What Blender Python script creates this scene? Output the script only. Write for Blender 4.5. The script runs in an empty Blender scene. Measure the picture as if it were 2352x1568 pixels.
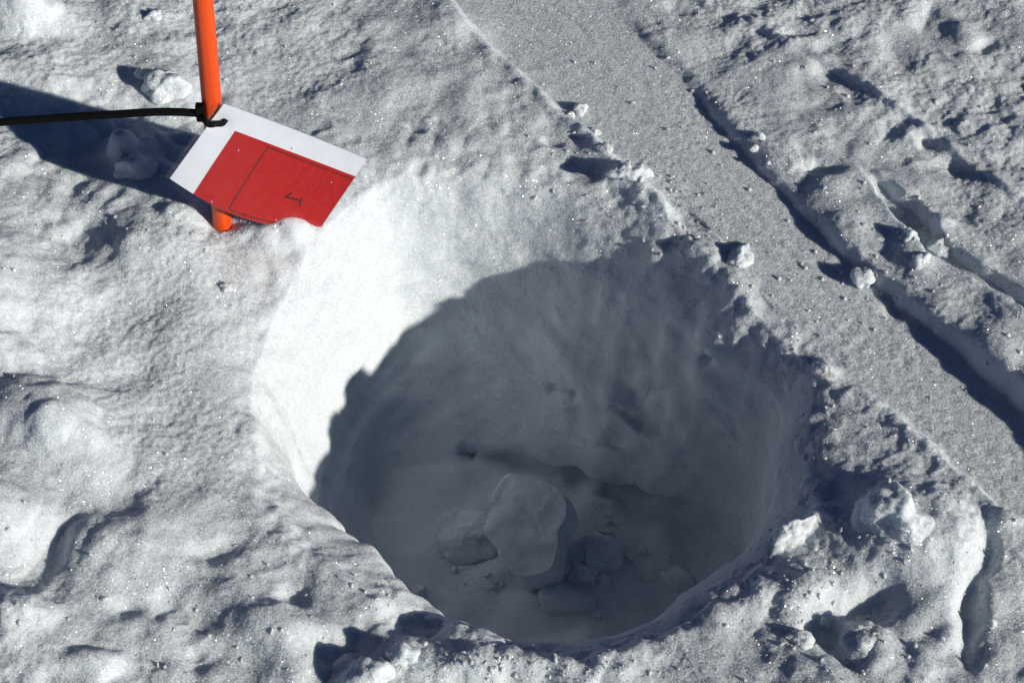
import bpy, math
import numpy as np
from mathutils import Vector

# ------------------------------------------------------------------ camera, sky, sun, exposure
scene = bpy.context.scene
F_PX = 4573.0                       # focal length in units of a 2352 px wide picture
DIST = F_PX / 4000.0
PITCH = math.radians(48)
CAM = np.array([0.0, -DIST * math.cos(PITCH), DIST * math.sin(PITCH)])
FW = np.array([0.0, math.cos(PITCH), -math.sin(PITCH)])
UP = np.array([0.0, math.sin(PITCH), math.cos(PITCH)])
RT = np.array([1.0, 0.0, 0.0])

cam_data = bpy.data.cameras.new('camera')
cam = bpy.data.objects.new('camera', cam_data)
scene.collection.objects.link(cam)
cam.location = CAM
cam.rotation_euler = (math.pi / 2 - PITCH, 0, 0)
cam_data.sensor_width = 36
cam_data.lens = 36 * F_PX / 2352
cam_data.clip_start = 0.02
cam_data.clip_end = 2000
scene.camera = cam

SUN_EL = math.radians(19.5)
SUN_AZ = math.radians(-32.5)          # measured from +x, towards the viewer
S_DIR = Vector((math.cos(SUN_AZ) * math.cos(SUN_EL), math.sin(SUN_AZ) * math.cos(SUN_EL), math.sin(SUN_EL)))
sun_data = bpy.data.lights.new('sun', 'SUN')
sun_data.energy = 5.0
sun_data.angle = math.radians(0.9)
sun_data.color = (1.0, 0.925, 0.82)
sun = bpy.data.objects.new('sun', sun_data)
scene.collection.objects.link(sun)
sun.rotation_euler = S_DIR.to_track_quat('Z', 'Y').to_euler()
sun.location = (3, -2, 2)

world = bpy.data.worlds.new('World')
scene.world = world
world.use_nodes = True
wt = world.node_tree
sky = wt.nodes.new('ShaderNodeTexSky')
sky.sky_type = 'NISHITA'
sky.sun_disc = False
sky.sun_elevation = SUN_EL
sky.sun_rotation = math.pi / 2 - SUN_AZ
sky.altitude = 3000
sky.air_density = 0.45
sky.dust_density = 0.0
sky.ozone_density = 4.0
wt.links.new(sky.outputs[0], wt.nodes['Background'].inputs[0])
wt.nodes['Background'].inputs[1].default_value = 0.05
scene.view_settings.view_transform = 'Standard'
scene.view_settings.look = 'None'
scene.view_settings.exposure = -0.02
scene.view_settings.gamma = 1.0
scene.render.engine = 'CYCLES'
scene.cycles.max_bounces = 10
scene.cycles.diffuse_bounces = 8
scene.cycles.use_denoising = True
scene.cycles.sample_clamp_direct = 0.0

# ------------------------------------------------------------------ helpers
def gp(px, py, z=0.0):
    """picture point (2352 wide) -> point of the place at height z"""
    r = FW + RT * (px - 1176) / F_PX - UP * (py - 784) / F_PX
    return CAM + r * ((z - CAM[2]) / r[2])

def at_y(px, py, y):
    r = FW + RT * (px - 1176) / F_PX - UP * (py - 784) / F_PX
    return CAM + r * ((y - CAM[1]) / r[1])

def project(P):
    d = P - CAM
    k = d @ FW
    return 1176 + F_PX * (d @ RT) / k, 784 - F_PX * (d @ UP) / k

_rng = np.random.default_rng(7)
_perm = _rng.permutation(256)
_perm = np.concatenate([_perm, _perm]).astype(np.int32)
_val = _rng.uniform(-1, 1, 512).astype(np.float32)

def noise(x, y, z):
    """smooth 3D value noise in [-1, 1]"""
    ix, iy, iz = np.floor(x), np.floor(y), np.floor(z)
    fx, fy, fz = (x - ix).astype(np.float32), (y - iy).astype(np.float32), (z - iz).astype(np.float32)
    ix, iy, iz = ix.astype(np.int32) & 255, iy.astype(np.int32) & 255, iz.astype(np.int32) & 255
    fx = fx * fx * fx * (fx * (fx * 6 - 15) + 10)
    fy = fy * fy * fy * (fy * (fy * 6 - 15) + 10)
    fz = fz * fz * fz * (fz * (fz * 6 - 15) + 10)
    r = 0
    for dx in (0, 1):
        a = _perm[(ix + dx) & 255]
        wx = fx if dx else 1 - fx
        for dy in (0, 1):
            b = _perm[(a + iy + dy) & 255]
            wy = fy if dy else 1 - fy
            for dz in (0, 1):
                wz = fz if dz else 1 - fz
                r = r + _val[_perm[(b + iz + dz) & 255]] * (wx * wy * wz)
    return r

def n3(P, lam, seed=0):
    """noise of wavelength lam, axes turned so that the lattice never shows"""
    x, y, z = P
    a, b = 0.61 + seed, 0.37 + 1.7 * seed
    ca, sa, cb, sb = math.cos(a), math.sin(a), math.cos(b), math.sin(b)
    u = ca * x - sa * y
    v = sa * x + ca * y
    v, w = cb * v - sb * z, sb * v + cb * z
    k = 1.0 / lam
    return noise(u * k + 17.3 * seed, v * k + 5.1 * seed, w * k + 31.7 * seed)

def sstep(v, a, b):
    t = np.clip((v - a) / (b - a), 0, 1)
    return t * t * (3 - 2 * t)

class Line:
    """distance across a gently bending line on the ground; v > 0 lies right of / beyond it"""
    def __init__(self, pts):
        g = np.array([gp(*p)[:2] for p in pts])
        d = g[-1] - g[0]
        self.len = np.linalg.norm(d)
        self.d = d / self.len
        self.n = np.array([-self.d[1], self.d[0]])
        self.o = g[0]
        self.pu = (g - self.o) @ self.d
        self.pv = (g - self.o) @ self.n
    def uv(self, x, y):
        u = (x - self.o[0]) * self.d[0] + (y - self.o[1]) * self.d[1]
        v = (x - self.o[0]) * self.n[0] + (y - self.o[1]) * self.n[1]
        return u, v - np.interp(u, self.pu, self.pv)

# ------------------------------------------------------------------ materials
def new_mat(name):
    m = bpy.data.materials.new(name)
    m.use_nodes = True
    return m, m.node_tree, m.node_tree.nodes['Principled BSDF']

def snow_material(name='snow', sparkle=0.035):
    m, t, p = new_mat(name)
    N, L = t.nodes, t.links
    co = N.new('ShaderNodeTexCoord')
    geo = N.new('ShaderNodeNewGeometry')
    # slight change of tone: old wet grains are greyer and bluer than the dry ones
    n1 = N.new('ShaderNodeTexNoise'); n1.inputs['Scale'].default_value = 620; n1.inputs['Detail'].default_value = 3
    L.new(geo.outputs['Position'], n1.inputs['Vector'])
    r1 = N.new('ShaderNodeValToRGB')
    r1.color_ramp.elements[0].position = 0.3; r1.color_ramp.elements[0].color = (0.56, 0.63, 0.695, 1)
    r1.color_ramp.elements[1].position = 0.62; r1.color_ramp.elements[1].color = (0.65, 0.715, 0.765, 1)
    L.new(n1.outputs['Fac'], r1.inputs[0])
    L.new(r1.outputs[0], p.inputs['Base Color'])
    p.inputs['Roughness'].default_value = 0.75
    p.inputs['Specular IOR Level'].default_value = 0.15
    p.inputs['Subsurface Weight'].default_value = 0.65
    p.inputs['Subsurface Radius'].default_value = (1.0, 1.1, 1.3)
    p.inputs['Subsurface Scale'].default_value = 0.0055
    # fine relief under the size of the mesh
    n2 = N.new('ShaderNodeTexNoise'); n2.inputs['Scale'].default_value = 900; n2.inputs['Detail'].default_value = 2
    L.new(geo.outputs['Position'], n2.inputs['Vector'])
    bp = N.new('ShaderNodeBump'); bp.inputs['Strength'].default_value = 0.65; bp.inputs['Distance'].default_value = 0.0008
    L.new(n2.outputs['Fac'], bp.inputs['Height'])
    # crystal facets that glint: every cell a mirror turned its own way
    vo = N.new('ShaderNodeTexVoronoi'); vo.inputs['Scale'].default_value = 1900
    L.new(geo.outputs['Position'], vo.inputs['Vector'])
    sub = N.new('ShaderNodeVectorMath'); sub.operation = 'SUBTRACT'; sub.inputs[1].default_value = (0.5, 0.5, 0.5)
    L.new(vo.outputs['Color'], sub.inputs[0])
    mul = N.new('ShaderNodeVectorMath'); mul.operation = 'SCALE'; mul.inputs['Scale'].default_value = 2.2
    L.new(sub.outputs[0], mul.inputs[0])
    add = N.new('ShaderNodeVectorMath'); add.operation = 'ADD'
    L.new(mul.outputs[0], add.inputs[0]); L.new(geo.outputs['Normal'], add.inputs[1])
    nrm = N.new('ShaderNodeVectorMath'); nrm.operation = 'NORMALIZE'
    L.new(add.outputs[0], nrm.inputs[0])
    fm = N.new('ShaderNodeVectorMath'); fm.operation = 'SCALE'; fm.inputs['Scale'].default_value = 0.62
    L.new(sub.outputs[0], fm.inputs[0])
    fa = N.new('ShaderNodeVectorMath'); fa.operation = 'ADD'
    L.new(fm.outputs[0], fa.inputs[0]); L.new(bp.outputs[0], fa.inputs[1])
    fn = N.new('ShaderNodeVectorMath'); fn.operation = 'NORMALIZE'
    L.new(fa.outputs[0], fn.inputs[0]); L.new(fn.outputs[0], p.inputs['Normal'])
    gl = N.new('ShaderNodeBsdfGlossy'); gl.inputs['Roughness'].default_value = 0.22
    gl.inputs['Color'].default_value = (0.95, 0.97, 1, 1)
    L.new(nrm.outputs[0], gl.inputs['Normal'])
    mix = N.new('ShaderNodeMixShader'); mix.inputs[0].default_value = sparkle
    n4 = N.new('ShaderNodeTexNoise'); n4.inputs['Scale'].default_value = 75; n4.inputs['Detail'].default_value = 3
    L.new(geo.outputs['Position'], n4.inputs['Vector'])
    m4 = N.new('ShaderNodeMapRange'); m4.inputs['From Min'].default_value = .48; m4.inputs['From Max'].default_value = .68
    m4.inputs['To Min'].default_value = sparkle * .05; m4.inputs['To Max'].default_value = sparkle * 2.0
    L.new(n4.outputs['Fac'], m4.inputs['Value']); L.new(m4.outputs[0], mix.inputs[0])
    L.new(p.outputs[0], mix.inputs[1]); L.new(gl.outputs[0], mix.inputs[2])
    L.new(mix.outputs[0], N['Material Output'].inputs['Surface'])
    return m

MAT_SNOW = snow_material()

# ------------------------------------------------------------------ the snow surface
# the pit: rim, and foot of its wall, as seen and put at their depths
FLOOR_Z = -0.152
C0 = gp(1235, 960)[:2]
RIM = [(588, 1010), (572, 930), (590, 830), (640, 690), (715, 570), (790, 470), (870, 405), (1000, 385), (1130, 395),
       (1250, 415), (1360, 440), (1470, 468), (1560, 515), (1640, 600), (1705, 700), (1790, 765), (1868, 835), (1886, 885),
       (1860, 940), (1872, 1010), (1876, 1090), (1828, 1195), (1752, 1280), (1655, 1355), (1570, 1428), (1420, 1478),
       (1260, 1492), (1150, 1470), (1055, 1435), (990, 1385), (920, 1348), (850, 1308), (780, 1268), (700, 1222), (640, 1165), (600, 1085)]
FOOT = [(870, 1060), (960, 1040), (1080, 1048), (1210, 1070), (1350, 1115), (1500, 1155), (1620, 1185), (1700, 1250),
        (1710, 1310), (1640, 1390), (1520, 1460), (1380, 1505), (1200, 1510), (1060, 1470), (960, 1390), (885, 1290), (850, 1180)]

def polar(pts, z):
    g = np.array([gp(px, py, z)[:2] for px, py in pts]) - C0
    th = np.arctan2(g[:, 1], g[:, 0])
    r = np.hypot(g[:, 0], g[:, 1])
    o = np.argsort(th)
    th, r = th[o], r[o]
    return np.concatenate([th[-3:] - 2 * np.pi, th, th[:3] + 2 * np.pi]), np.concatenate([r[-3:], r, r[:3]])

RIM_T, RIM_R = polar(RIM, 0.0)
FOOT_T, FOOT_R = polar(FOOT, FLOOR_Z)
# shoulder of the wall: (angle, inset from rim in m, depth in m)
SHOULDER = np.array([(-180, .019, .060), (-165, .028, .024), (-150, .030, .018), (-135, .020, .014), (-115, .010, .012), (-95, .013, .012),
                     (-70, .020, .014), (-40, .021, .018), (-10, .018, .022), (20, .016, .022), (40, .022, .022), (50, .030, .025), (62, .038, .030),
                     (76, .038, .042), (90, .030, .074), (107, .032, .096), (125, .036, .100), (150, .026, .088), (168, .020, .074), (180, .019, .060)])

TRACK_L = Line([(1000, -25), (1130, 110), (1270, 240), (1440, 385), (1600, 540), (1730, 690), (1880, 830), (2068, 956), (2200, 1085), (2352, 1215)])
TRACK_R = Line([(1560, 165), (1640, 262), (1740, 372), (1850, 490), (1960, 600), (2100, 722), (2230, 830), (2352, 935)])
GROOVE = Line([(2010, 425), (2085, 505), (2150, 590), (2240, 648), (2352, 722)])
RIDGE = Line([(1640, 20), (1850, 130), (1990, 215), (2130, 318), (2352, 490)])

# px, py, half-widths (cm), turn (deg), height (cm), edge sharpness
BUMPS = [
    # far left
    (375, 205, 1.9, 1.4, 0, .45, 1.2),
    (66, 95, 2.3, 2.0, 20, 2.7, 1.5), (100, 235, 3.6, 2.4, 0, 0.9, 1.2), (75, 15, 1.6, .8, 0, .8, 1.5),
    (292, 392, 1.0, 1.1, 0, 1.7, 1.0), (335, 540, 3.2, 4.0, 25, 1.0, 2.0), (90, 500, 3.0, 2.5, 0, .5, 1.0),
    (640, 25, .8, .5, 0, -.4, 1), (170, 600, 2.5, 1.6, 40, -.5, 1.2), (20, 420, 3, 2, 0, .3, 1),
    (430, 480, 1.3, 1.0, 0, .6, 1.2), (390, 430, .9, .8, 0, .5, 1.2), (420, 580, 3.0, 2.0, 0, .4, 1),
    (625, 545, 1.8, .8, 0, .6, 1.3), (695, 540, 1.6, .8, 0, .6, 1.3), (430, 530, 1.2, .8, 0, .4, 1.4), (512, 535, 1.0, .6, 0, -.3, 1.2),
    # left
    (-70, 740, 5.0, 5.0, 0, 3.4, 1.2), (270, 760, 2.4, 2.0, 0, -.35, 1), (30, 880, 2.2, 1.2, -10, 1.1, 1.5),
    (90, 1000, 3.6, 2.4, -15, 1.9, 1.5), (180, 1060, 3.0, 2.2, -20, 1.1, 1.2), (300, 870, 2.8, 1.1, 35, -.55, 1.2),
    (-30, 1230, 3.2, 2.6, 0, 2.2, 1.2), (125, 1290, 1.3, 2.2, -10, -.9, 1.2), (280, 1290, 2.8, 2.4, 0, 1.2, 1.3),
    (495, 1275, 1.5, .7, 15, -.7, 1.5), (420, 1190, 3.0, 1.6, 25, .5, 1.1), (50, 1445, 1.9, 1.2, 0, 1.0, 1.8), (100, 1500, 4.0, 2.5, 0, .9, 1.2),
    (300, 1415, .9, .7, 0, -.6, 1.3), (385, 1410, .9, .8, 0, -.6, 1.3), (455, 1425, 1.1, 1.1, 0, -.6, 1.3), (450, 1520, 1.2, .9, 0, -.5, 1.3),
    (560, 1400, 2.2, 1.6, -35, .7, 1.3), (665, 1372, .8, .7, 0, -.7, 1.4), (640, 1450, 1.8, 1.6, 0, .7, 1.3),
    (610, 1230, 2.0, 1.6, 0, .4, 1), (770, 1505, 1.8, 1.2, 0, -1.1, 1.4), (690, 1500, 1.4, 1.6, 0, .6, 1.3), (230, 1550, 1.5, .6, 0, .5, 1.5),
    (750, 1310, 1.6, 1.0, -20, .3, 1.1), (870, 1440, 1.5, 1.0, 0, -.4, 1.2),
    # the near rim
    (955, 1412, 1.7, 1.3, -25, -1.7, 1.8), (1150, 1440, .9, .7, 0, 1.0, 1.3), (1120, 1530, 2.4, 1.1, 0, .6, 1.4), (1250, 1525, 1.8, 1.0, 0, .5, 1.3),
    (1150, 1590, 3.0, 1.0, 0, -1.2, 1.4), (1340, 1560, 2.2, .9, 0, .4, 1.3), (1470, 1490, 3.0, 1.0, 25, .3, 1.2),
    # near right
    (1985, 1392, 2.0, 1.2, 5, -1.9, 1.2), (2020, 1345, 1.0, .9, 0, -.9, 1.2), (1925, 1470, 1.0, 1.8, 30, -1.3, 1.2), (1865, 1440, .5, .5, 0, -.5, 1.5),
    (1990, 1480, 1.3, 1.7, 20, .6, 2.2), (2120, 1460, 1.1, .8, 0, -.5, 1.4), (1810, 1222, 1.7, .6, 35, .9, 1.6), (1880, 1170, .8, .8, 0, .5, 1.3),
    (1800, 1290, 1.8, 1.0, 30, .3, 1.3), (1850, 1350, 1.6, 1.0, 0, .5, 1.4), (1940, 1150, 1.2, 1.8, 20, -.3, 1.4), (2085, 1210, 2.8, 2.8, 20, 1.3, 1.2), (2190, 1240, 1.5, 2.4, 10, .5, 1.3),
    (1700, 1440, .8, 1.0, 0, -.35, 1.3), (2320, 1210, 1.0, .8, 0, .4, 1.3), (2100, 1300, 3.0, 2.0, 0, .4, 1),
    (2266, 1265, .55, 1.5, -8, -.9, 1.3), (2234, 1400, .75, 2.3, -12, -1.5, 1.3), (2205, 1500, .7, .8, 0, -.6, 1.2),
    # beyond the pit
    (815, 128, .8, .6, 20, -.3, 1.0), (915, 124, 1.0, .6, -10, -.3, 1.0), (810, 165, .6, .5, 0, -.2, 1.0), (690, 60, 1.4, 1.0, 30, .3, 1), (860, 60, 1.2, 1.0, 0, .3, 1), (1000, 190, 1.6, 1.0, 20, .25, 1), (760, 230, 1.6, 1.0, 0, .22, 1), (1090, 105, .9, .8, 0, -.25, 1.0), (1045, 60, 2.5, 2.0, 0, .4, 1),
    (950, 300, .6, .3, -30, -.4, 1.5), (1270, 328, .7, .35, -30, -.4, 1.5), (1325, 320, .7, .3, -30, -.35, 1.5),
    (1345, 390, 1.5, 1.0, -10, -.6, 1.3), (1425, 405, 1.3, .8, 10, .5, 1.3), (1395, 470, .7, .6, 0, .2, 1.5), (1500, 500, 1.8, 1.4, -30, .3, 1.0),
    (1575, 560, 1.3, 1.2, 0, .5, 1.2), (1690, 640, 1.0, 1.4, 0, .25, 1.2), (1900, 850, .8, 1.0, 0, .5, 1.4), (1310, 540, .5, 1.2, 0, -.4, 1.2),
    # far right
    (2205, 85, 1.0, 1.6, 15, .6, 1), (2260, 120, 1.0, .5, 40, -.5, 1.4), (1830, 85, 1.3, .8, 25, -.55, 1.3), (1700, 70, 2.0, .8, 25, .3, 1.1),
    (1560, 15, 1.0, .7, 0, -.4, 1.3), (2140, 335, .9, .8, 0, -.7, 1.4), (2215, 395, 1.4, 1.1, -30, -.7, 1.4), (1890, 395, 1.2, .7, -10, -.8, 1.6), (1860, 400, .7, .7, 0, -.3, 1.3),
    (2040, 620, 1.3, .8, -30, -.4, 1.3), (2150, 535, 1.0, .7, 0, .4, 1.5), (2330, 760, 1.2, 1.0, 0, .3, 1.5), (2070, 700, .9, .7, 0, -.5, 1.3),
]

def terrain(x, y):
    P = (x, y, np.zeros_like(x))
    fade = 1 - sstep(np.hypot(x, y), 1.5, 4.0)
    z = 0.0045 * n3(P, 0.17, 1) + 0.0028 * n3(P, 0.075, 2)
    far = np.hypot(x, y)
    z = z + sstep(far, .5, 4) * (0.05 * n3(P, 1.3, 3) + 0.02 * n3(P, .45, 4)) + sstep(far, 6, 60) * 0.7 * n3(P, 14.0, 5)
    z = z + .11 * (.05 * np.logaddexp(0, (-x - .165) / .05)) * fade * (1 - .9 * sstep(-x, .35, .9))
    wob = n3(P, 0.02, 6)
    wob2 = n3(P, 0.008, 7)
    churn = np.maximum(np.maximum(sstep(-x, .14, .20), sstep(-y, .10, .16)), np.maximum(sstep(x + .6 * y, .27, .36) * .8, .55 * sstep(y - .9 * x, .10, .22))) * fade
    z = z + churn * (.0030 * n3(P, .036, 16) + .0015 * n3(P, .019, 17) + .0022 * np.abs(n3(P, .05, 18)))
    # the pressed ski track
    u, vl = TRACK_L.uv(x, y)
    vl = vl + 0.0022 * wob + .0012 * wob2
    ur, vr = TRACK_R.uv(x, y)
    vr = vr + 0.0014 * wob + 0.0012 * wob2 + .0015 * n3(P, .045, 9)
    inside = sstep(vl, -0.004, 0.005) * (1 - sstep(vr, 0.0, 0.009))
    near = fade
    z = z * (1 - 0.8 * inside * near)
    z = z - 0.0035 * sstep(vl, -0.005, 0.005) * near * (1 - sstep(vl, .14, .3))
    berm = np.exp(-((vl + 0.004) / 0.0065) ** 2) * sstep(u, .0, .08)
    z = z + near * berm * (.0022 + sstep(u, .10, .2) * (1 - .8 * sstep(u, .24, .30)) * (.0022 + .0035 * n3(P, .03, 8)) + .001 * wob2)
    hb = np.interp(ur, [-.05, 0.0, .02, .10, .16, .24, .33, .45, .8], [0, .001, .005, .009, .011, .016, .020, .022, .02])
    z = z + near * (hb + 0.0025 * wob * sstep(hb, 0, .006)) * (1 - np.exp(-np.maximum(vr, 0) / .0036)) * (1 - .75 * sstep(vr, .03, .16))
    # broken plates and the smaller groove beyond it
    ug, vg = GROOVE.uv(x, y)
    vg = vg + .0022 * wob + .0012 * wob2
    w = np.interp(ug, [-.02, 0, .03, .06, .12, .3], [.001, .004, .009, .0075, .0055, .006])
    dg = np.interp(ug, [-.02, -.005, .012, .06, .12, .3], [0, .002, .010, .009, .007, .008])
    z = z - near * dg * (1 - sstep(np.abs(vg), w - .0022, w + .0022))
    ud, vd = RIDGE.uv(x, y)
    vd = vd + .003 * wob
    z = z + near * (.0045 + .002 * wob) * np.exp(-np.abs(vd) / .011) * sstep(ud, 0, .08) + near * .003 * sstep(vd, -.004, .002)
    z = z + inside * near * .00022 * n3((u * .05, vl, x * 0), .0055, 20)      # faint scrape lines along the track
    for px, py, a, b, ang, h, p in BUMPS:
        g = gp(px, py)
        ca, sa = math.cos(math.radians(ang)), math.sin(math.radians(ang))
        m = (np.abs(x - g[0]) < .14) & (np.abs(y - g[1]) < .14)
        dx = x[m] - g[0] + .0016 * wob[m]
        dy = y[m] - g[1] + .0016 * wob2[m]
        q = ((ca * dx + sa * dy) / (a * .01)) ** 2 + ((ca * dy - sa * dx) / (b * .01)) ** 2
        h = h * .75 if h < 0 else h
        z[m] += h * .01 * np.exp(-q ** p)
    return z, inside * near

def axis(lo, hi, step, outer=68, grow=1.215):
    core = np.arange(lo, hi + step * .5, step)
    g = step * np.cumsum(grow ** np.arange(1, outer + 1))
    return np.concatenate([lo - g[::-1], core, hi + g])

STEP = 0.00076
gx = axis(-.41, .41, STEP)
gy = axis(-.325, .385, STEP)
NX, NY = len(gx), len(gy)
X, Y = np.meshgrid(gx, gy)
dxs, dys = np.gradient(gx), np.gradient(gy)
SP = np.maximum(dxs[None, :], dys[:, None])       # local mesh size

dx, dy = X - C0[0], Y - C0[1]
R = np.hypot(dx, dy) + 1e-9
T = np.arctan2(dy, dx)
cx, cy = dx / R, dy / R
arc = (C0[0] + .14 * cx, C0[1] + .14 * cy, np.zeros_like(X))
jag = (.0020 * n3(arc, .022, 11) + .0012 * n3(arc, .009, 12)) * sstep(R, .04, .10)
back = np.exp(-((T - math.radians(52)) / .45) ** 2)          # the crumbled back-right wall
jag = jag * (1 - .6 * np.exp(-(T / .5) ** 2) + 1.0 * np.exp(-((T + 2.25) / .4) ** 2))
jag = jag + back * .002 * n3(arc, .013, 13)
TT = np.radians(np.arange(-180, 180, .5))
def ring(tab, sig):
    k = np.exp(-.5 * (np.arange(-60, 61) * .5 / sig) ** 2); k /= k.sum()
    sm_ = np.convolve(np.concatenate([tab[-60:], tab, tab[:60]]), k, 'valid')
    return np.interp(T, np.concatenate([TT, [np.pi]]), np.concatenate([sm_, sm_[:1]]))
RA = ring(np.interp(TT, RIM_T, RIM_R), 3.0)
RB = ring(np.interp(TT, FOOT_T, FOOT_R), 4.0)
sh_in = ring(np.interp(np.degrees(TT), SHOULDER[:, 0], SHOULDER[:, 1]), 6.0)
sh_dp = ring(np.interp(np.degrees(TT), SHOULDER[:, 0], SHOULDER[:, 2]), 6.0)
q = R / RA
ins = q < 1
rr = np.maximum(R, RA)
zt, smooth = terrain(C0[0] + rr * cx, C0[1] + rr * cy)
QF = 0.42                                                     # below this the grid makes the floor
t = np.clip((1 - q) / (1 - QF), 0, 1)
RM = RA - sh_in
t1 = np.clip(t / .38, 0, 1)
t2 = np.clip((t - .38) / .62, 0, 1)
rad = RA + (RM - RA) * t1 + (RB - RM) * t2
zz = -(sh_dp * (t1 * t1 * .5 + t1 * .5) + (-FLOOR_Z - sh_dp) * (1 - (1 - t2) ** 1.25))
flr = q < QF
rad = np.where(flr, RB * q / QF, rad)
ledge = np.exp(-((T - 1.05) / .62) ** 2)
rad = rad - .010 * ledge * sstep(-zz + .006 * n3(arc, .05, 52) + .02 * (T - 1.05), .084, .096) * (1 - sstep(t, .80, 1))
lipn = (.0032 * n3(arc, .021, 50) + .0020 * n3(arc, .0085, 51)) * (.5 + 1.0 * np.exp(-((T + 2.3) / .5) ** 2))
rad = rad + jag * np.exp(-t * 6) + lipn * np.exp(-((t - .36) / .2) ** 2)
px_, py_ = C0[0] + rad * cx, C0[1] + rad * cy
zfl = .006 * n3((px_, py_, zz), .06, 14) + .004 * n3((px_, py_, zz), .025, 15)
zz = zz + zfl * sstep(t, .6, .95) + .028 * sstep(C0[1] - .01 - py_, .0, .10) * sstep(t, .5, .95)
jo = jag * np.exp(-np.maximum(R - RA, 0) / .012)
Xp = np.where(ins, px_, X + jo * cx)
Yp = np.where(ins, py_, Y + jo * cy)
Zp = zt * np.where(ins, 1 - sstep(t, 0, .6), 1) + np.where(ins, zz, 0)
# round the rim over
leftw = np.exp(-((np.mod(T, 2 * np.pi) - math.radians(150)) / math.radians(48)) ** 2)
Zp = Zp - np.where(ins, 0, 1) * (.006 + .007 * leftw) * np.exp(-np.maximum(R - RA, 0) / (.010 + .012 * leftw)) * np.clip(1.3 - 1.0 * np.abs(smooth), 0, 1)
Zp = Zp - np.where(ins, 1, 0) * (.006 + .007 * leftw) * np.clip(1.3 - np.abs(smooth), 0, 1)

def grid_normals(X, Y, Z):
    a = np.stack([np.gradient(v, axis=1) for v in (X, Y, Z)], -1)
    b = np.stack([np.gradient(v, axis=0) for v in (X, Y, Z)], -1)
    n = np.cross(a, b)
    return n / (np.linalg.norm(n, axis=-1, keepdims=True) + 1e-20)

def blur(A, k):
    for _ in range(k):
        A = A.copy()
        A[1:-1] = (A[:-2] + 2 * A[1:-1] + A[2:]) / 4
        A[:, 1:-1] = (A[:, :-2] + 2 * A[:, 1:-1] + A[:, 2:]) / 4
    return A

core = SP < .004
# soften the creases of the pit a little
w_in = (q < 1.12).astype(float)
for A in (Xp, Yp, Zp):
    B = blur(A, 3)
    A[:] = np.where(core, A * (1 - w_in) + B * w_in, A)

Nn = grid_normals(Xp, Yp, Zp)
# cracks and hollows in the pit wall
Pw = np.stack([Xp, Yp, Zp], -1)
ipx, ipy = project(Pw.reshape(-1, 3))
ipx, ipy = ipx.reshape(X.shape), ipy.reshape(X.shape)
facing = ((CAM - Pw) * Nn).sum(-1) > 0
wall = ins & facing
crk = n3((Xp, Yp, Zp), .018, 40)
def crack(pts, width, depth):
    pts = np.array(pts, float)
    best = np.full(X.shape, 1e9)
    pos = np.zeros(X.shape); k_ = 0
    for (x0, y0), (x1, y1) in zip(pts[:-1], pts[1:]):
        ex, ey = x1 - x0, y1 - y0
        s = np.clip(((ipx - x0) * ex + (ipy - y0) * ey) / (ex * ex + ey * ey), 0, 1)
        pos = np.where(np.hypot(ipx - x0 - s * ex, ipy - y0 - s * ey) < best, k_ + s, pos)
        k_ += 1
        best = np.minimum(best, np.hypot(ipx - x0 - s * ex, ipy - y0 - s * ey))
    if len(pts) > 2:
        depth = depth * np.sqrt(np.clip(np.sin(np.pi * pos / k_), 0, 1))
    return depth * np.exp(-(best / (width * (1 + .5 * crk))) ** 2) * wall * np.clip(.9 + .3 * crk, .1, 1.5)
dig = crack([(1075, 1040), (1160, 1055), (1290, 1090), (1400, 1125), (1500, 1155), (1600, 1178)], 14, .017)
dig += crack([(1068, 1040), (1076, 1044)], 13, .010)
dig += crack([(1610, 825), (1618, 832)], 14, .007)
dig += crack([(1400, 930), (1450, 965), (1530, 995)], 14, .005)
dig += crack([(1265, 895), (1310, 910)], 9, .004)
Xp -= Nn[..., 0] * dig; Yp -= Nn[..., 1] * dig; Zp -= Nn[..., 2] * dig

P3 = (Xp, Yp, Zp)
depth = np.clip(-Zp / .05, 0, 1) * ins
def amp(lam):
    return np.clip((lam / SP - 1.6) / 1.6, 0, 1)
pat = .5 + .5 * n3(P3, .05, 21)                        # rougher and finer patches
lump = sstep(n3(P3, .035, 22), -.1, .6)
sm = np.clip(1 - .45 * smooth - .4 * depth, .4, 1)
big = np.clip(1 - .9 * smooth - .55 * depth, .08, 1)
lit_wall = ins * np.exp(-((np.abs(T) - 2.35) / .7) ** 2)
sm = sm * (1 - .35 * lit_wall)
calm = 1 - .8 * np.exp(-((Xp - gp(430, 880)[0]) / .075) ** 2 - ((Yp - gp(430, 880)[1]) / .10) ** 2)   # wind-smoothed slope left of the pit
chn = np.maximum(np.maximum(sstep(-Xp, .13, .19), sstep(-Yp, .09, .15)), np.maximum(.6 * sstep(Yp - .9 * Xp, .10, .2), .7 * sstep(Xp + .6 * Yp, .26, .34)))
chn = chn * calm * (1 - .9 * smooth) * (~ins) * core
D = big * calm * .0009 * n3(P3, .021, 23) * amp(.021)
D += big * calm * (.15 + .9 * lump) * .00055 * (1 - 2 * np.abs(n3(P3, .0105, 24))) * amp(.0105)
D += sm * calm * (.25 + .75 * lump) * .0005 * n3(P3, .0056, 25) * amp(.0056)
crust = .35 + .8 * sstep(n3(P3, .055, 32) + .4 * n3(P3, .02, 33), -.45, .5)
D += crust * sm * (.55 + .5 * pat) * .00046 * n3(P3, .0030, 26) * amp(.0030)
D += crust * (.35 + .65 * sm) * .00045 * n3(P3, .0018, 27) * amp(.0018)
cl = n3(P3, .05, 35)
D += chn * (.35 + .65 * sstep(cl, -.3, .4)) * (.0028 * np.abs(n3(P3, .017, 36)) + .0015 * n3(P3, .0088, 37))
lip = np.exp(-((R - RA) / .018) ** 2) * core
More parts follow.
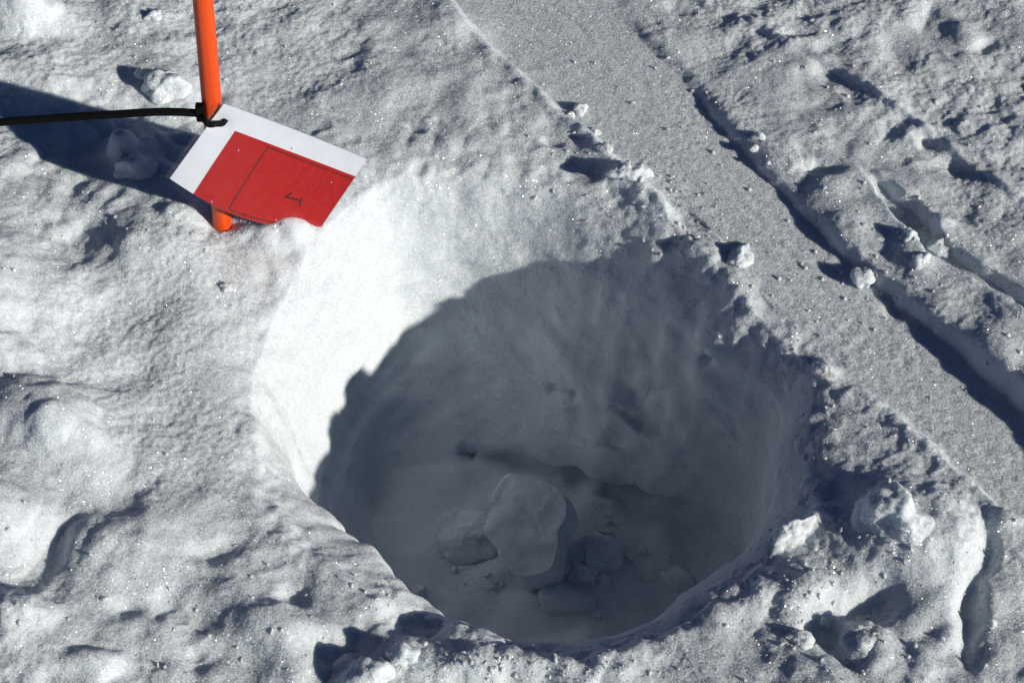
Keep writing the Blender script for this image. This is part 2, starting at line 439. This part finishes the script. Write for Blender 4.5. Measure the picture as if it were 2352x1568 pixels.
D += lip * (.0013 * n3(P3, .0105, 38) + .0008 * n3(P3, .0052, 39))
D += depth * core * .0024 * n3((Xp * .22, Yp * .22, Zp), .017, 41)
D += back * (q < 1.1) * (q > .55) * .0022 * n3((Xp, Yp, Zp * .7), .012, 28)
D += leftw * np.exp(-((R - RA) / .035) ** 2) * (.0022 * n3(P3, .028, 31) + .0012 * n3(P3, .014, 34)) * core
D += depth * .0022 * n3(P3, .03, 29) * amp(.03) + depth * .0010 * n3((Xp, Yp, Zp * 2.2), .013, 30)
Nn = grid_normals(Xp, Yp, Zp)
Xp = Xp + Nn[..., 0] * D; Yp = Yp + Nn[..., 1] * D; Zp = Zp + Nn[..., 2] * D

def mesh_arrays(name, verts, quads=None, tris=None, smooth=True):
    me = bpy.data.meshes.new(name)
    f = quads if quads is not None else tris
    k = f.shape[1]
    me.vertices.add(len(verts)); me.vertices.foreach_set('co', np.ascontiguousarray(verts, np.float32).ravel())
    me.loops.add(f.size); me.loops.foreach_set('vertex_index', np.ascontiguousarray(f, np.int32).ravel())
    me.polygons.add(len(f))
    me.polygons.foreach_set('loop_start', np.arange(0, f.size, k, dtype=np.int32))
    me.polygons.foreach_set('use_smooth', np.full(len(f), smooth, bool))
    me.update(calc_edges=True)
    return me

def link(name, me, mat, parent=None, **props):
    o = bpy.data.objects.new(name, me)
    scene.collection.objects.link(o)
    if mat is not None:
        me.materials.append(mat)
    if parent is not None:
        o.parent = parent
    for k, v in props.items():
        o[k] = v
    return o

V = np.stack([Xp, Yp, Zp], -1).reshape(-1, 3)
idx = np.arange(NX * NY).reshape(NY, NX)
quads = np.stack([idx[:-1, :-1], idx[:-1, 1:], idx[1:, 1:], idx[1:, :-1]], -1).reshape(-1, 4)
link('snow_ground', mesh_arrays('snow_ground', V, quads), MAT_SNOW, kind='structure')

# height of the finished surface seen at a picture point (nearest vertex that faces the viewer)
fin = np.stack([Xp, Yp, Zp], -1)[core.nonzero()]
fpx, fpy = project(fin)
fface = (((CAM - fin) * Nn[core.nonzero()]).sum(-1) > 0)
fdist = np.linalg.norm(fin - CAM, axis=1)
def surf(px, py):
    m = np.nonzero((np.abs(fpx - px) < 5) & (np.abs(fpy - py) < 5) & fface)[0]
    if len(m) == 0:
        return gp(px, py)
    return fin[m[np.argmin(fdist[m])]]

# ------------------------------------------------------------------ clods of snow
def ico(level):
    t = (1 + 5 ** .5) / 2
    v = [(-1, t, 0), (1, t, 0), (-1, -t, 0), (1, -t, 0), (0, -1, t), (0, 1, t), (0, -1, -t), (0, 1, -t), (t, 0, -1), (t, 0, 1), (-t, 0, -1), (-t, 0, 1)]
    f = [(0, 11, 5), (0, 5, 1), (0, 1, 7), (0, 7, 10), (0, 10, 11), (1, 5, 9), (5, 11, 4), (11, 10, 2), (10, 7, 6), (7, 1, 8),
         (3, 9, 4), (3, 4, 2), (3, 2, 6), (3, 6, 8), (3, 8, 9), (4, 9, 5), (2, 4, 11), (6, 2, 10), (8, 6, 7), (9, 8, 1)]
    v = [np.array(p) / np.linalg.norm(p) for p in v]
    for _ in range(level):
        cache, nf = {}, []
        def mid(a, b):
            k = (min(a, b), max(a, b))
            if k not in cache:
                m = v[a] + v[b]
                v.append(m / np.linalg.norm(m)); cache[k] = len(v) - 1
            return cache[k]
        for a, b, c in f:
            x, y, z = mid(a, b), mid(b, c), mid(c, a)
            nf += [(a, x, z), (b, y, x), (c, z, y), (x, y, z)]
        f = nf
    return np.array(v), np.array(f)

ICO = {k: ico(k) for k in (0, 3, 4, 5)}

def clod_mesh(size, seed, level=4, facets=7, rough=1.0):
    """a broken lump: a ball cut by a few flat faces, then roughened"""
    rg = np.random.default_rng(seed)
    v, f = ICO[level]
    r = np.ones(len(v))
    for _ in range(facets):
        n = rg.normal(size=3); n /= np.linalg.norm(n)
        d = rg.uniform(.55, .85)
        c = v @ n
        cut = np.where(c > .05, d / np.maximum(c, .05), 9)
        hh = np.clip(.5 + .5 * (cut - r) / .22, 0, 1)
        r = cut * (1 - hh) + r * hh - .22 * hh * (1 - hh)
    p = v * r[:, None] * np.array(size)
    s = float(np.mean(size))
    low = np.clip(.45 - v[:, 2], 0, 1.2)
    p[:, :2] *= (1 + .6 * low)[:, None]
    q3 = tuple(p[:, i] + seed * .31 for i in range(3))
    k = (.45 + .55 * rough) * s * (.30 * n3(q3, s * .95, 1) + .13 * n3(q3, s * .45, 2) + .05 * n3(q3, s * .22, 5)) \
        + (.0006 * n3(q3, .0052, 3) + .0005 * n3(q3, .0025, 4))
    nr = v / np.linalg.norm(v, axis=1, keepdims=True)
    return p + nr * k[:, None], f

def clod(px, py, size_cm, seed, label, turn=(0, 0, 0), lift=.35, level=4, facets=7, rough=1.0, group=None, at=None):
    size = [s * .01 for s in size_cm]
    v, f = clod_mesh(size, seed, level, facets, rough)
    me = mesh_arrays('snow_clod', v, tris=f)
    o = link('snow_clod', me, MAT_SNOW, label=label, category='snow clod')
    if group:
        o['group'] = group
    p = surf(px, py) if at is None else at
    o.location = (p[0], p[1], p[2] + size[2] * (lift - .15))
    o.rotation_euler = [math.radians(a * k_) for a, k_ in zip(turn, (.5, .5, 1))]
    return o

PITFLOOR = 'snow clods on the floor of the pit'
OUT = np.array([(1190, 1095), (1240, 1122), (1300, 1152), (1312, 1190), (1282, 1240), (1262, 1320), (1185, 1322), (1150, 1250), (1124, 1190), (1140, 1155)], float)
def wedge():
    c = np.array([1218.0, 1200.0])
    d = (OUT - c) * np.array([1, -1])
    th, r = np.arctan2(d[:, 1], d[:, 0]), np.hypot(d[:, 0], d[:, 1]) / 3650.0
    o = np.argsort(th); th, r = th[o], r[o]
    th = np.concatenate([th[-2:] - 2 * np.pi, th, th[:2] + 2 * np.pi]); r = np.concatenate([r[-2:], r, r[:2]])
    v, f = ICO[5]
    a = np.arctan2(v[:, 1], v[:, 0]); h = np.hypot(v[:, 0], v[:, 1])
    fl = np.minimum(1, h * 1.25) * np.interp(a, th, r)
    z = np.clip(v[:, 2], -.55, .55) / .55 * .011
    pz = np.stack([np.cos(a) * fl, np.sin(a) * fl * 1.12, z], 1)
    q3 = tuple(pz.T + 3.0)
    k = .0020 * n3(q3, .024, 1) + .0011 * n3(q3, .008, 2) + .0003 * n3(q3, .003, 3)
    me = mesh_arrays('snow_clod', pz + v * k[:, None], tris=f)
    o = link('snow_clod', me, MAT_SNOW, label='largest pale wedge-shaped snow clod standing on the pit floor', category='snow clod', group=PITFLOOR)
    o.rotation_euler = (math.radians(12), math.radians(-16), math.radians(2))
    o.location = gp(1218, 1205, FLOOR_Z + .014)
wedge()
clod(1375, 1265, (1.25, 1.1, 1.1), 4, 'round snow clod right of the large wedge on the pit floor', (0, 0, 20), .12, 4, 3, .25, PITFLOOR)
clod(1290, 1308, (.75, .7, .6), 5, 'small snow clod touching the right side of the large wedge in the pit', (0, 0, 50), .12, 4, 3, .25, PITFLOOR)
clod(1343, 1312, (.7, .55, .5), 6, 'small angular snow clod below the round clod on the pit floor', (0, 0, 10), .12, 4, 3, .25, PITFLOOR)
clod(1385, 1326, (.45, .4, .35), 7, 'smallest snow crumb right of the small angular clod in the pit', (0, 0, 0), .12, 3, 3, .25, PITFLOOR)
clod(1300, 1370, (1.6, 1.2, .8), 8, 'low dome-shaped snow clod in front of the large wedge in the pit', (0, 0, -10), .12, 4, 3, .25, PITFLOOR)
clod(1085, 1225, (1.9, 1.5, 1.0), 9, 'broad low snow clod left of the large wedge on the pit floor', (0, 0, 30), .12, 4, 3, .25, PITFLOOR)
clod(1555, 1330, (.9, .8, .7), 10, 'snow clod on the pit floor at the near right rim', (0, 0, 0), .12, 4, 3, .25, PITFLOOR)

TRACKSIDE = 'loose snow clods along the ski track'
clod(1738, 314, (.34, .32, .34), 21, 'small round white snow pellet at the upper end of the dark track edge', (0, 0, 0), .7, 4, 9, .6, TRACKSIDE)
clod(1729, 342, (.30, .26, .22), 22, 'small snow pellet just below the round white pellet by the track edge', (0, 0, 30), .6, 4, 9, .6, TRACKSIDE)
clod(1762, 373, (.18, .18, .16), 23, 'tiny snow crumb below the two pellets by the track edge', (0, 0, 0), .6, 3, 6, .6, TRACKSIDE)
clod(1986, 640, (.72, .55, .95), 24, 'upright bright snow clod at the middle of the shaded track edge', (10, 22, 20), .55, 5, 9, .8, TRACKSIDE)
clod(1338, 250, (.42, .38, .42), 25, 'bright snow crumb at the upper end of the crumbly left track edge', (0, 0, 0), .6, 4, 8, 1, TRACKSIDE)
clod(1318, 262, (.26, .22, .2), 26, 'small crumb left of the bright crumb on the left track edge', (0, 0, 0), .5, 3, 8, 1, TRACKSIDE)
clod(1368, 300, (.45, .3, .2), 27, 'flat snow crumb below the bright crumb on the left track edge', (0, 0, -40), .5, 4, 8, 1, TRACKSIDE)
clod(1392, 332, (.42, .34, .24), 28, 'third crumb from the top along the left track edge', (0, 0, -40), .5, 4, 8, 1, TRACKSIDE)
clod(1488, 398, (.40, .34, .36), 29, 'snow crumb on the track edge beside the dark hollow behind the pit', (0, 0, 0), .6, 4, 8, 1, TRACKSIDE)
clod(1440, 398, (1.1, .55, .45), 30, 'long crumbled snow piece at the dark hollow behind the pit', (0, 0, 10), .5, 4, 8, 1, TRACKSIDE)
clod(1704, 590, (.62, .9, .62), 31, 'white snow clod between the back rim of the pit and the smooth track', (0, 0, -15), .5, 4, 8, .9, TRACKSIDE)
clod(1900, 848, (.45, .6, .28), 32, 'snow nub on the right rim beside the notch', (0, 0, 30), .1, 4, 8, 1, TRACKSIDE)

clod(2092, 540, (.55, .5, .5), 33, 'rounded bright lump on the left edge of the small groove, upper one', (0, 0, 0), -.05, 4, 6, .6, TRACKSIDE)
clod(2122, 592, (.5, .55, .5), 34, 'rounded bright lump on the left edge of the small groove, lower one', (0, 0, 0), -.05, 4, 6, .6, TRACKSIDE)
clod(2160, 555, (.9, .7, .55), 35, 'bright snow lump on the right bank of the small groove', (0, 0, 20), -.1, 4, 6, .7, TRACKSIDE)
PLAIN = 'loose snow clods left of and behind the pole'
clod(375, 198, (1.35, 1.0, 1.15), 41, 'lumpy bright snow clod left of the orange pole above the cable tie', (0, -15, -15), .25, 5, 5, .7, PLAIN)
clod(325, 172, (.34, .3, .45), 42, 'small snow nub at the left end of the lumpy clod by the pole', (0, 0, 0), 1.0, 4, 8, 1, PLAIN)
clod(352, 32, (.6, .45, .4), 44, 'small snow lump near the top edge left of the pole', (0, 0, 0), .4, 4, 8, 1, PLAIN)
clod(296, 385, (1.1, .9, 1.3), 45, 'pointed snow clod standing in the shadow of the tag', (0, 0, 20), .2, 4, 4, .4, PLAIN)
clod(524, 660, (.4, .32, .3), 46, 'tiny lone snow crumb on the smooth slope below the pole', (0, 0, 0), .5, 4, 8, 1, PLAIN)

NEAR = 'loose snow clods on the near side of the pit'
clod(2055, 1180, (1.5, 1.7, 1.7), 51, 'big broken snow clod with a shaded face right of the pit', (0, -15, 15), .1, 5, 5, .5, NEAR)
clod(1815, 1212, (1.3, .45, .5), 52, 'narrow bright snow ridge on the near right rim of the pit', (0, 0, 32), .4, 4, 8, 1, NEAR)
clod(962, 1358, (.42, .36, .36), 53, 'bright crumb at the edge of the shaded notch in the near rim', (0, 0, 0), .5, 4, 8, 1, NEAR)
clod(928, 1505, (.75, .6, .6), 55, 'snow clod right below the shaded notch in the near rim', (0, 0, 0), .4, 4, 8, 1, NEAR)
clod(842, 1550, (1.8, 1.3, 1.2), 56, 'large bright snow clod cut by the bottom edge of the picture left of the pit', (0, 0, 0), .05, 5, 3, .5, NEAR)
clod(1990, 1462, (.9, 1.1, .5), 61, 'flat snow plate below the dark hollow at the lower right', (0, 0, 30), -.1, 4, 8, 1, NEAR)
clod(1835, 1468, (.55, .5, .4), 62, 'snow crumb left of the dark hollows at the lower right', (0, 0, 0), .4, 4, 8, 1, NEAR)
clod(1895, 1428, (.3, .25, .25), 63, 'tiny bright crumb between the two dark hollows at the lower right', (0, 0, 0), .5, 3, 8, 1, NEAR)
clod(2270, 1430, (.25, .22, .22), 64, 'tiny snow crumb right of the long dark slot', (0, 0, 0), .5, 3, 8, 1, NEAR)

# ------------------------------------------------------------------ orange pole
m, t, p = new_mat('orange_plastic')
N, L = t.nodes, t.links
co = N.new('ShaderNodeTexCoord')
mp = N.new('ShaderNodeMapping'); mp.inputs['Scale'].default_value = (260, 260, 3)
L.new(co.outputs['Object'], mp.inputs[0])
nz = N.new('ShaderNodeTexNoise'); nz.inputs['Scale'].default_value = 1.0; nz.inputs['Detail'].default_value = 3
L.new(mp.outputs[0], nz.inputs['Vector'])
rp = N.new('ShaderNodeValToRGB')
rp.color_ramp.elements[0].position = .3; rp.color_ramp.elements[0].color = (.62, .045, .004, 1)
rp.color_ramp.elements[1].position = .7; rp.color_ramp.elements[1].color = (.76, .090, .006, 1)
L.new(nz.outputs['Fac'], rp.inputs[0]); L.new(rp.outputs[0], p.inputs['Base Color'])
p.inputs['Roughness'].default_value = .42
bp = N.new('ShaderNodeBump'); bp.inputs['Strength'].default_value = .25; bp.inputs['Distance'].default_value = .0004
L.new(nz.outputs['Fac'], bp.inputs['Height']); L.new(bp.outputs[0], p.inputs['Normal'])
MAT_POLE = m

POLE_R = .0056
P_BASE = gp(512, 528, 0.0)
P_TOP = at_y(466, 0, P_BASE[1] + .004)
AX = (P_TOP - P_BASE) / np.linalg.norm(P_TOP - P_BASE)
EX = np.cross(AX, [0, 1, 0]); EX /= np.linalg.norm(EX)
EY = np.cross(AX, EX)
ang = np.linspace(0, 2 * np.pi, 40, endpoint=False)
rings, rads = [], []
for s in np.concatenate([np.linspace(-.16, .9, 30)]):
    rings.append(P_BASE + AX * s); rads.append(POLE_R)
rings += [P_BASE + AX * .904, P_BASE + AX * .906, P_BASE + AX * .9062]; rads += [POLE_R * .85, POLE_R * .45, .00001]
pv, pq = [], []
for c, r in zip(rings, rads):
    for a in ang:
        rr_ = r * (1 + .012 * math.cos(6 * a))
        pv.append(c + (EX * math.cos(a) + EY * math.sin(a)) * rr_)
n = len(ang)
for k in range(len(rings) - 1):
    for i in range(n):
        pq.append((k * n + i, k * n + (i + 1) % n, (k + 1) * n + (i + 1) % n, (k + 1) * n + i))
link('marker_pole', mesh_arrays('marker_pole', np.array(pv), np.array(pq)), MAT_POLE,
     label='slim orange pole stuck upright in the snow left of the pit', category='pole')

# ------------------------------------------------------------------ laminated tag hanging from the pole
def plain(name, col, rough, spec=.5):
    m, t, p = new_mat(name)
    N, L = t.nodes, t.links
    nz = N.new('ShaderNodeTexNoise'); nz.inputs['Scale'].default_value = 160; nz.inputs['Detail'].default_value = 4
    geo = N.new('ShaderNodeNewGeometry'); L.new(geo.outputs['Position'], nz.inputs['Vector'])
    rp = N.new('ShaderNodeValToRGB')
    rp.color_ramp.elements[0].position = .3; rp.color_ramp.elements[0].color = tuple(c * .93 for c in col) + (1,)
    rp.color_ramp.elements[1].position = .7; rp.color_ramp.elements[1].color = tuple(col) + (1,)
    L.new(nz.outputs['Fac'], rp.inputs[0]); L.new(rp.outputs[0], p.inputs['Base Color'])
    p.inputs['Roughness'].default_value = rough
    p.inputs['Specular IOR Level'].default_value = spec
    return m

MAT_PAPER = plain('white_paper', (.72, .75, .82), .5)
MAT_RED = plain('red_print', (.43, .004, .004), .38)
MAT_INK = plain('dark_ink', (.03, .008, .008), .4)
MAT_LINE = plain('dark_red_line', (.13, .006, .006), .4)
MAT_BLACK = plain('black_nylon', (.003, .003, .0035), .6, .12)
m, t, p = new_mat('clear_laminate')
N, L = t.nodes, t.links
tr = N.new('ShaderNodeBsdfTransparent'); tr.inputs[0].default_value = (.93, .95, .96, 1)
gl = N.new('ShaderNodeBsdfGlossy'); gl.inputs['Roughness'].default_value = .22; gl.inputs[0].default_value = (.9, .92, .95, 1)
df = N.new('ShaderNodeBsdfDiffuse'); df.inputs[0].default_value = (.75, .78, .8, 1)
nz = N.new('ShaderNodeTexNoise'); nz.inputs['Scale'].default_value = 300
geo = N.new('ShaderNodeNewGeometry'); L.new(geo.outputs['Position'], nz.inputs['Vector'])
mr = N.new('ShaderNodeMapRange'); mr.inputs['To Min'].default_value = .0; mr.inputs['To Max'].default_value = .035
L.new(nz.outputs['Fac'], mr.inputs['Value'])
lw = N.new('ShaderNodeLayerWeight'); lw.inputs[0].default_value = .06
mx0 = N.new('ShaderNodeMixShader'); mx1 = N.new('ShaderNodeMixShader')
L.new(mr.outputs[0], mx0.inputs[0]); L.new(tr.outputs[0], mx0.inputs[1]); L.new(df.outputs[0], mx0.inputs[2])
L.new(lw.outputs['Fresnel'], mx1.inputs[0]); L.new(mx0.outputs[0], mx1.inputs[1]); L.new(gl.outputs[0], mx1.inputs[2])
L.new(mx1.outputs[0], N['Material Output'].inputs['Surface'])
MAT_FILM = m

K0, K1, K2, K3 = (np.array(k) for k in ((-.1647, .0867, .1059), (-.0849, .1028, .0470), (-.1166, .0947, -.0040), (-.2013, .0791, .0556)))
TAG_N = np.cross(K3 - K0, K1 - K0); TAG_N /= np.linalg.norm(TAG_N)
TAG_W, TAG_H = np.linalg.norm(K1 - K0), np.linalg.norm(K3 - K0)

def tag_pt(u, v, off=0.0):
    """u along the upper edge from the pole, v down; the free end bellies out a little"""
    p = (1 - u) * (1 - v) * K0 + u * (1 - v) * K1 + u * v * K2 + (1 - u) * v * K3
    bend = .0065 * np.sin(np.pi * np.clip(u, 0, 1)) * v * v - .0016 * np.sin(np.pi * u) * (1 - v)
    dip = -.0012 * np.exp(-(((u - .09) * TAG_W) ** 2 + ((v - .23) * TAG_H) ** 2) / .006 ** 2)
    p = p + TAG_N * (bend + dip + off)
    p = p - (K1 - K0) / TAG_W * 0 + (K3 - K0) / TAG_H * (.0058 * math.sin(math.pi * min(max(u, 0), 1)) * v * v)
    return p

def tag_uv(px, py):
    """picture point -> place on the flat card"""
    r = FW + RT * (px - 1176) / F_PX - UP * (py - 784) / F_PX
    s = ((K0 - CAM) @ TAG_N) / (r @ TAG_N)
    q = CAM + r * s - K0
    return q @ (K1 - K0) / TAG_W ** 2, q @ (K3 - K0) / TAG_H ** 2

def sheet(name, mat, parent, u0, v0, u1, v1, front, backo, nu=28, nv=20, hole=None):
    """thin curved card with real thickness between offsets backo and front"""
    us, vs = np.linspace(u0, u1, nu + 1), np.linspace(v0, v1, nv + 1)
    vv = [tag_pt(u, v, front) for v in vs for u in us] + [tag_pt(u, v, backo) for v in vs for u in us]
    W = nu + 1
    B = W * (nv + 1)
    fs = []
    for j in range(nv):
        for i in range(nu):
            a, b, c, d = j * W + i, j * W + i + 1, (j + 1) * W + i + 1, (j + 1) * W + i
            fs.append((a, d, c, b)); fs.append((B + a, B + b, B + c, B + d))
    for i in range(nu):
        a, b = i, i + 1
        fs.append((a, b, B + b, B + a))
        a, b = nv * W + i, nv * W + i + 1
        fs.append((b, a, B + a, B + b))
    for j in range(nv):
        a, b = j * W, (j + 1) * W
        fs.append((b, a, B + a, B + b))
        a, b = j * W + nu, (j + 1) * W + nu
        fs.append((a, b, B + b, B + a))
    me = mesh_arrays(name, np.array(vv), np.array(fs), smooth=False)
    return link(name, me, mat, parent)

def strokes(name, mat, parent, lines, off):
    """printed lines on the card: [(u0, v0, u1, v1, width in m)]"""
    vv, fs = [], []
    for u0, v0, u1, v1, w in lines:
        du, dv = (u1 - u0) * TAG_W, (v1 - v0) * TAG_H
        l = math.hypot(du, dv)
        nu_, nv_ = -dv / l * w / 2 / TAG_W, du / l * w / 2 / TAG_H
        k = max(2, int(l / .003))
        b = len(vv)
        for i in range(k + 1):
            s = i / k
            for sg in (1, -1):
                vv.append(tag_pt(u0 + (u1 - u0) * s + sg * nu_, v0 + (v1 - v0) * s + sg * nv_, off))
        for i in range(k):
            fs.append((b + 2 * i, b + 2 * i + 1, b + 2 * i + 3, b + 2 * i + 2))
    me = mesh_arrays(name, np.array(vv), np.array(fs), smooth=False)
    return link(name, me, mat, parent)

tag = bpy.data.objects.new('laminated_tag', None)
scene.collection.objects.link(tag)
tag['label'] = 'white and red laminated card tied to the orange pole, its lower corner in the snow'
tag['category'] = 'tag'
uP, _ = tag_uv(513, 237)
_, vP = tag_uv(513, 237)
mu, mv = .030, .012
sheet('paper', MAT_PAPER, tag, mu, mv, .994, .995, .00010, -.00010)
ru, rv = tag_uv(540, 302)
sheet('red_panel', MAT_RED, tag, ru, rv, .9935, .9945, .00018, .00012)
lu, lv = tag_uv(614, 339)
au, av = tag_uv(806, 414)
strokes('frame_line', MAT_LINE, tag, [(lu, lv, .985, rv + .045, .0009), (lu, lv, lu - .005, .965, .0009), (lu, .965, .985, .965, .0009)], .00024)
S = [tag_uv(*q_) for q_ in ((452 * 0 + 683, 453), (650, 440.5), (649, 442.5), (665.5, 433.5), (687, 447), (679, 463))]
strokes('numeral', MAT_INK, tag, [(S[0][0], S[0][1], S[1][0], S[1][1], .0011), (S[2][0], S[2][1], S[3][0], S[3][1], .0011), (S[4][0], S[4][1], S[5][0], S[5][1], .0009)], .00027)
sheet('laminate_film', MAT_FILM, tag, 0, 0, 1, 1, .00042, -.00042)

# ------------------------------------------------------------------ cable tie through the corner of the tag
def ribbon(pts, width, thick, wdir):
    """flat strap swept along points; wdir is the direction of its width at each point"""
    pts = np.array(pts)
    tan = np.gradient(pts, axis=0); tan /= np.linalg.norm(tan, axis=1, keepdims=True)
    vv, fs = [], []
    prof = [(-1, -.6), (-.8, -1), (.8, -1), (1, -.6), (1, .6), (.8, 1), (-.8, 1), (-1, .6)]
    for i, p_ in enumerate(pts):
        w = np.array(wdir[i] if len(np.shape(wdir)) > 1 else wdir, float)
        w = w - tan[i] * (w @ tan[i]); w /= np.linalg.norm(w)
        h = np.cross(tan[i], w)
        wi = width[i] if np.ndim(width) else width
        for a, b in prof:
            vv.append(p_ + w * a * wi / 2 + h * b * thick / 2)
    k = len(prof)
    for i in range(len(pts) - 1):
        for j in range(k):
            fs.append((i * k + j, i * k + (j + 1) % k, (i + 1) * k + (j + 1) % k, (i + 1) * k + j))
    base = len(vv)
    vv += [pts[0], pts[-1]]
    for j in range(0, k, 2):
        fs.append((base, (j + 2) % k, j + 1, j))
        e = (len(pts) - 1) * k
        fs.append((base + 1, e + j, e + j + 1, e + (j + 2) % k))
    return np.array(vv), np.array(fs)

def spline(ctrl, n=60):
    c = np.array(ctrl, float)
    c = np.vstack([2 * c[0] - c[1], c, 2 * c[-1] - c[-2]])
    out = []
    segs = len(c) - 3
    for k in range(n + 1):
        s = min(k / n * segs, segs - 1e-6)
        i = int(s); f = s - i
        p0, p1, p2, p3 = c[i:i + 4]
        out.append(.5 * (2 * p1 + (p2 - p0) * f + (2 * p0 - 5 * p1 + 4 * p2 - p3) * f * f + (3 * p1 - p0 - 3 * p2 + p3) * f ** 3))
    return np.array(out)

tie = bpy.data.objects.new('cable_tie', None)
scene.collection.objects.link(tie)
tie['label'] = 'black plastic cable tie looped round the orange pole with a long tail to the left'
tie['category'] = 'cable tie'
PY = P_BASE[1]
hd = at_y(461, 258, PY - .003)
eye = tag_pt(*tag_uv(512, 281), .0012)
axp = P_BASE + AX * ((hd - P_BASE) @ AX)
loop = spline([hd + np.array([.0005, -.002, -.001]), at_y(468, 274, PY - .0085), at_y(480, 286, PY - .0105), at_y(496, 285, PY - .0095), eye + np.array([.0, -.001, 0]),
               eye + np.array([.0022, .004, .001]), axp + np.array([.0078, .004, -.009]), axp + np.array([.0, .0080, -.009]), axp + np.array([-.0075, .003, -.004]), hd + np.array([-.001, .001, .0])], 90)
v_, f_ = ribbon(loop, .0034, .0016, UP)
link('loop', mesh_arrays('loop', v_, f_), MAT_BLACK, tie)
tail = spline([hd + np.array([.001, -.001, 0]), at_y(380, 257, PY - .004), at_y(260, 263, PY - .006), at_y(130, 272, PY - .008), at_y(0, 281, PY - .011), at_y(-140, 295, PY - .015), at_y(-330, 322, PY - .021)], 70)
wd = np.full(len(tail), .0046); wd[-8:] = np.linspace(.0046, .0016, 8)
v_, f_ = ribbon(tail, wd, .0013, UP)
link('tail', mesh_arrays('tail', v_, f_), MAT_BLACK, tie)
bx = []
for sx in (-1, 1):
    for sy in (-1, 1):
        for sz in (-1, 1):
            bx.append(hd + np.array([sx * .0026, sy * .0026, sz * .0056]))
bxf = np.array([(0, 1, 3, 2), (4, 6, 7, 5), (0, 4, 5, 1), (2, 3, 7, 6), (0, 2, 6, 4), (1, 5, 7, 3)])
hm = mesh_arrays('head', np.array(bx), bxf, smooth=False)
ho = link('head', hm, MAT_BLACK, tie)
bv = ho.modifiers.new('bevel', 'BEVEL'); bv.width = .0007; bv.segments = 3

# ------------------------------------------------------------------ crumbs nobody could count
rg = np.random.default_rng(5)
SPOTS = [  # px, py, spread px, spread py, count
    (1350, 300, 120, 110, 60), (1560, 500, 90, 60, 90), (1480, 420, 70, 50, 60), (1780, 720, 90, 80, 60), (1900, 900, 60, 60, 40), (1930, 1120, 70, 90, 50),
    (1850, 1250, 90, 70, 90), (1900, 1420, 130, 80, 140), (1300, 1530, 200, 30, 160), (1100, 1520, 120, 30, 120), (600, 1400, 180, 110, 80), (250, 1400, 180, 110, 40),
    (150, 1150, 130, 140, 30), (330, 1000, 160, 100, 15), (250, 520, 160, 80, 70), (300, 120, 200, 90, 50), (1850, 450, 120, 110, 60), (2000, 620, 110, 100, 80),
    (2150, 560, 110, 90, 70), (2250, 800, 90, 90, 40), (2200, 1350, 90, 120, 60), (1200, 150, 400, 90, 60), (2050, 200, 200, 120, 60), (540, 520, 60, 16, 40), (900, 1340, 60, 50, 50)]
vb, fb = ICO[0]
cv, cf, nb = [], [], 0
for px, py, sx, sy, cnt in SPOTS:
    for _ in range(int(cnt * .8)):
        p_ = surf(px + rg.normal() * sx, py + rg.normal() * sy)
        if p_[2] < -.02:
            continue
        r_ = .0004 + .0010 * rg.random() ** 4
        jit = 1 + .35 * rg.normal(size=(12, 1))
        cv.append(p_ + np.array([0, 0, r_ * .3]) + vb * jit * r_ * (1 + .25 * rg.normal(size=3)))
        cf.append(fb + nb); nb += 12
for _ in range(110):
    p_ = surf(1330 + rg.normal() * 150, 1290 + rg.normal() * 70)
    if p_[2] > -.09:
        continue
    r_ = .0007 + .0022 * rg.random() ** 3
    cv.append(p_ + np.array([0, 0, r_ * .3]) + vb * (1 + .35 * rg.normal(size=(12, 1))) * r_ * (1 + .25 * rg.normal(size=3)))
    cf.append(fb + nb); nb += 12
for u_, v_ in ((.27, .42), (.88, .40), (.30, .97), (.70, .93), (.55, .20), (.79, .97)):     # flecks of snow on the card
    cv.append(tag_pt(u_, v_, .0006) + vb * (1 + .3 * rg.normal(size=(12, 1))) * .0005)
    cf.append(fb + nb); nb += 12
link('snow_crumbs', mesh_arrays('snow_crumbs', np.vstack(cv), tris=np.vstack(cf), smooth=True), MAT_SNOW, kind='stuff',
     label='fine snow crumbs strewn over the surface', category='snow')
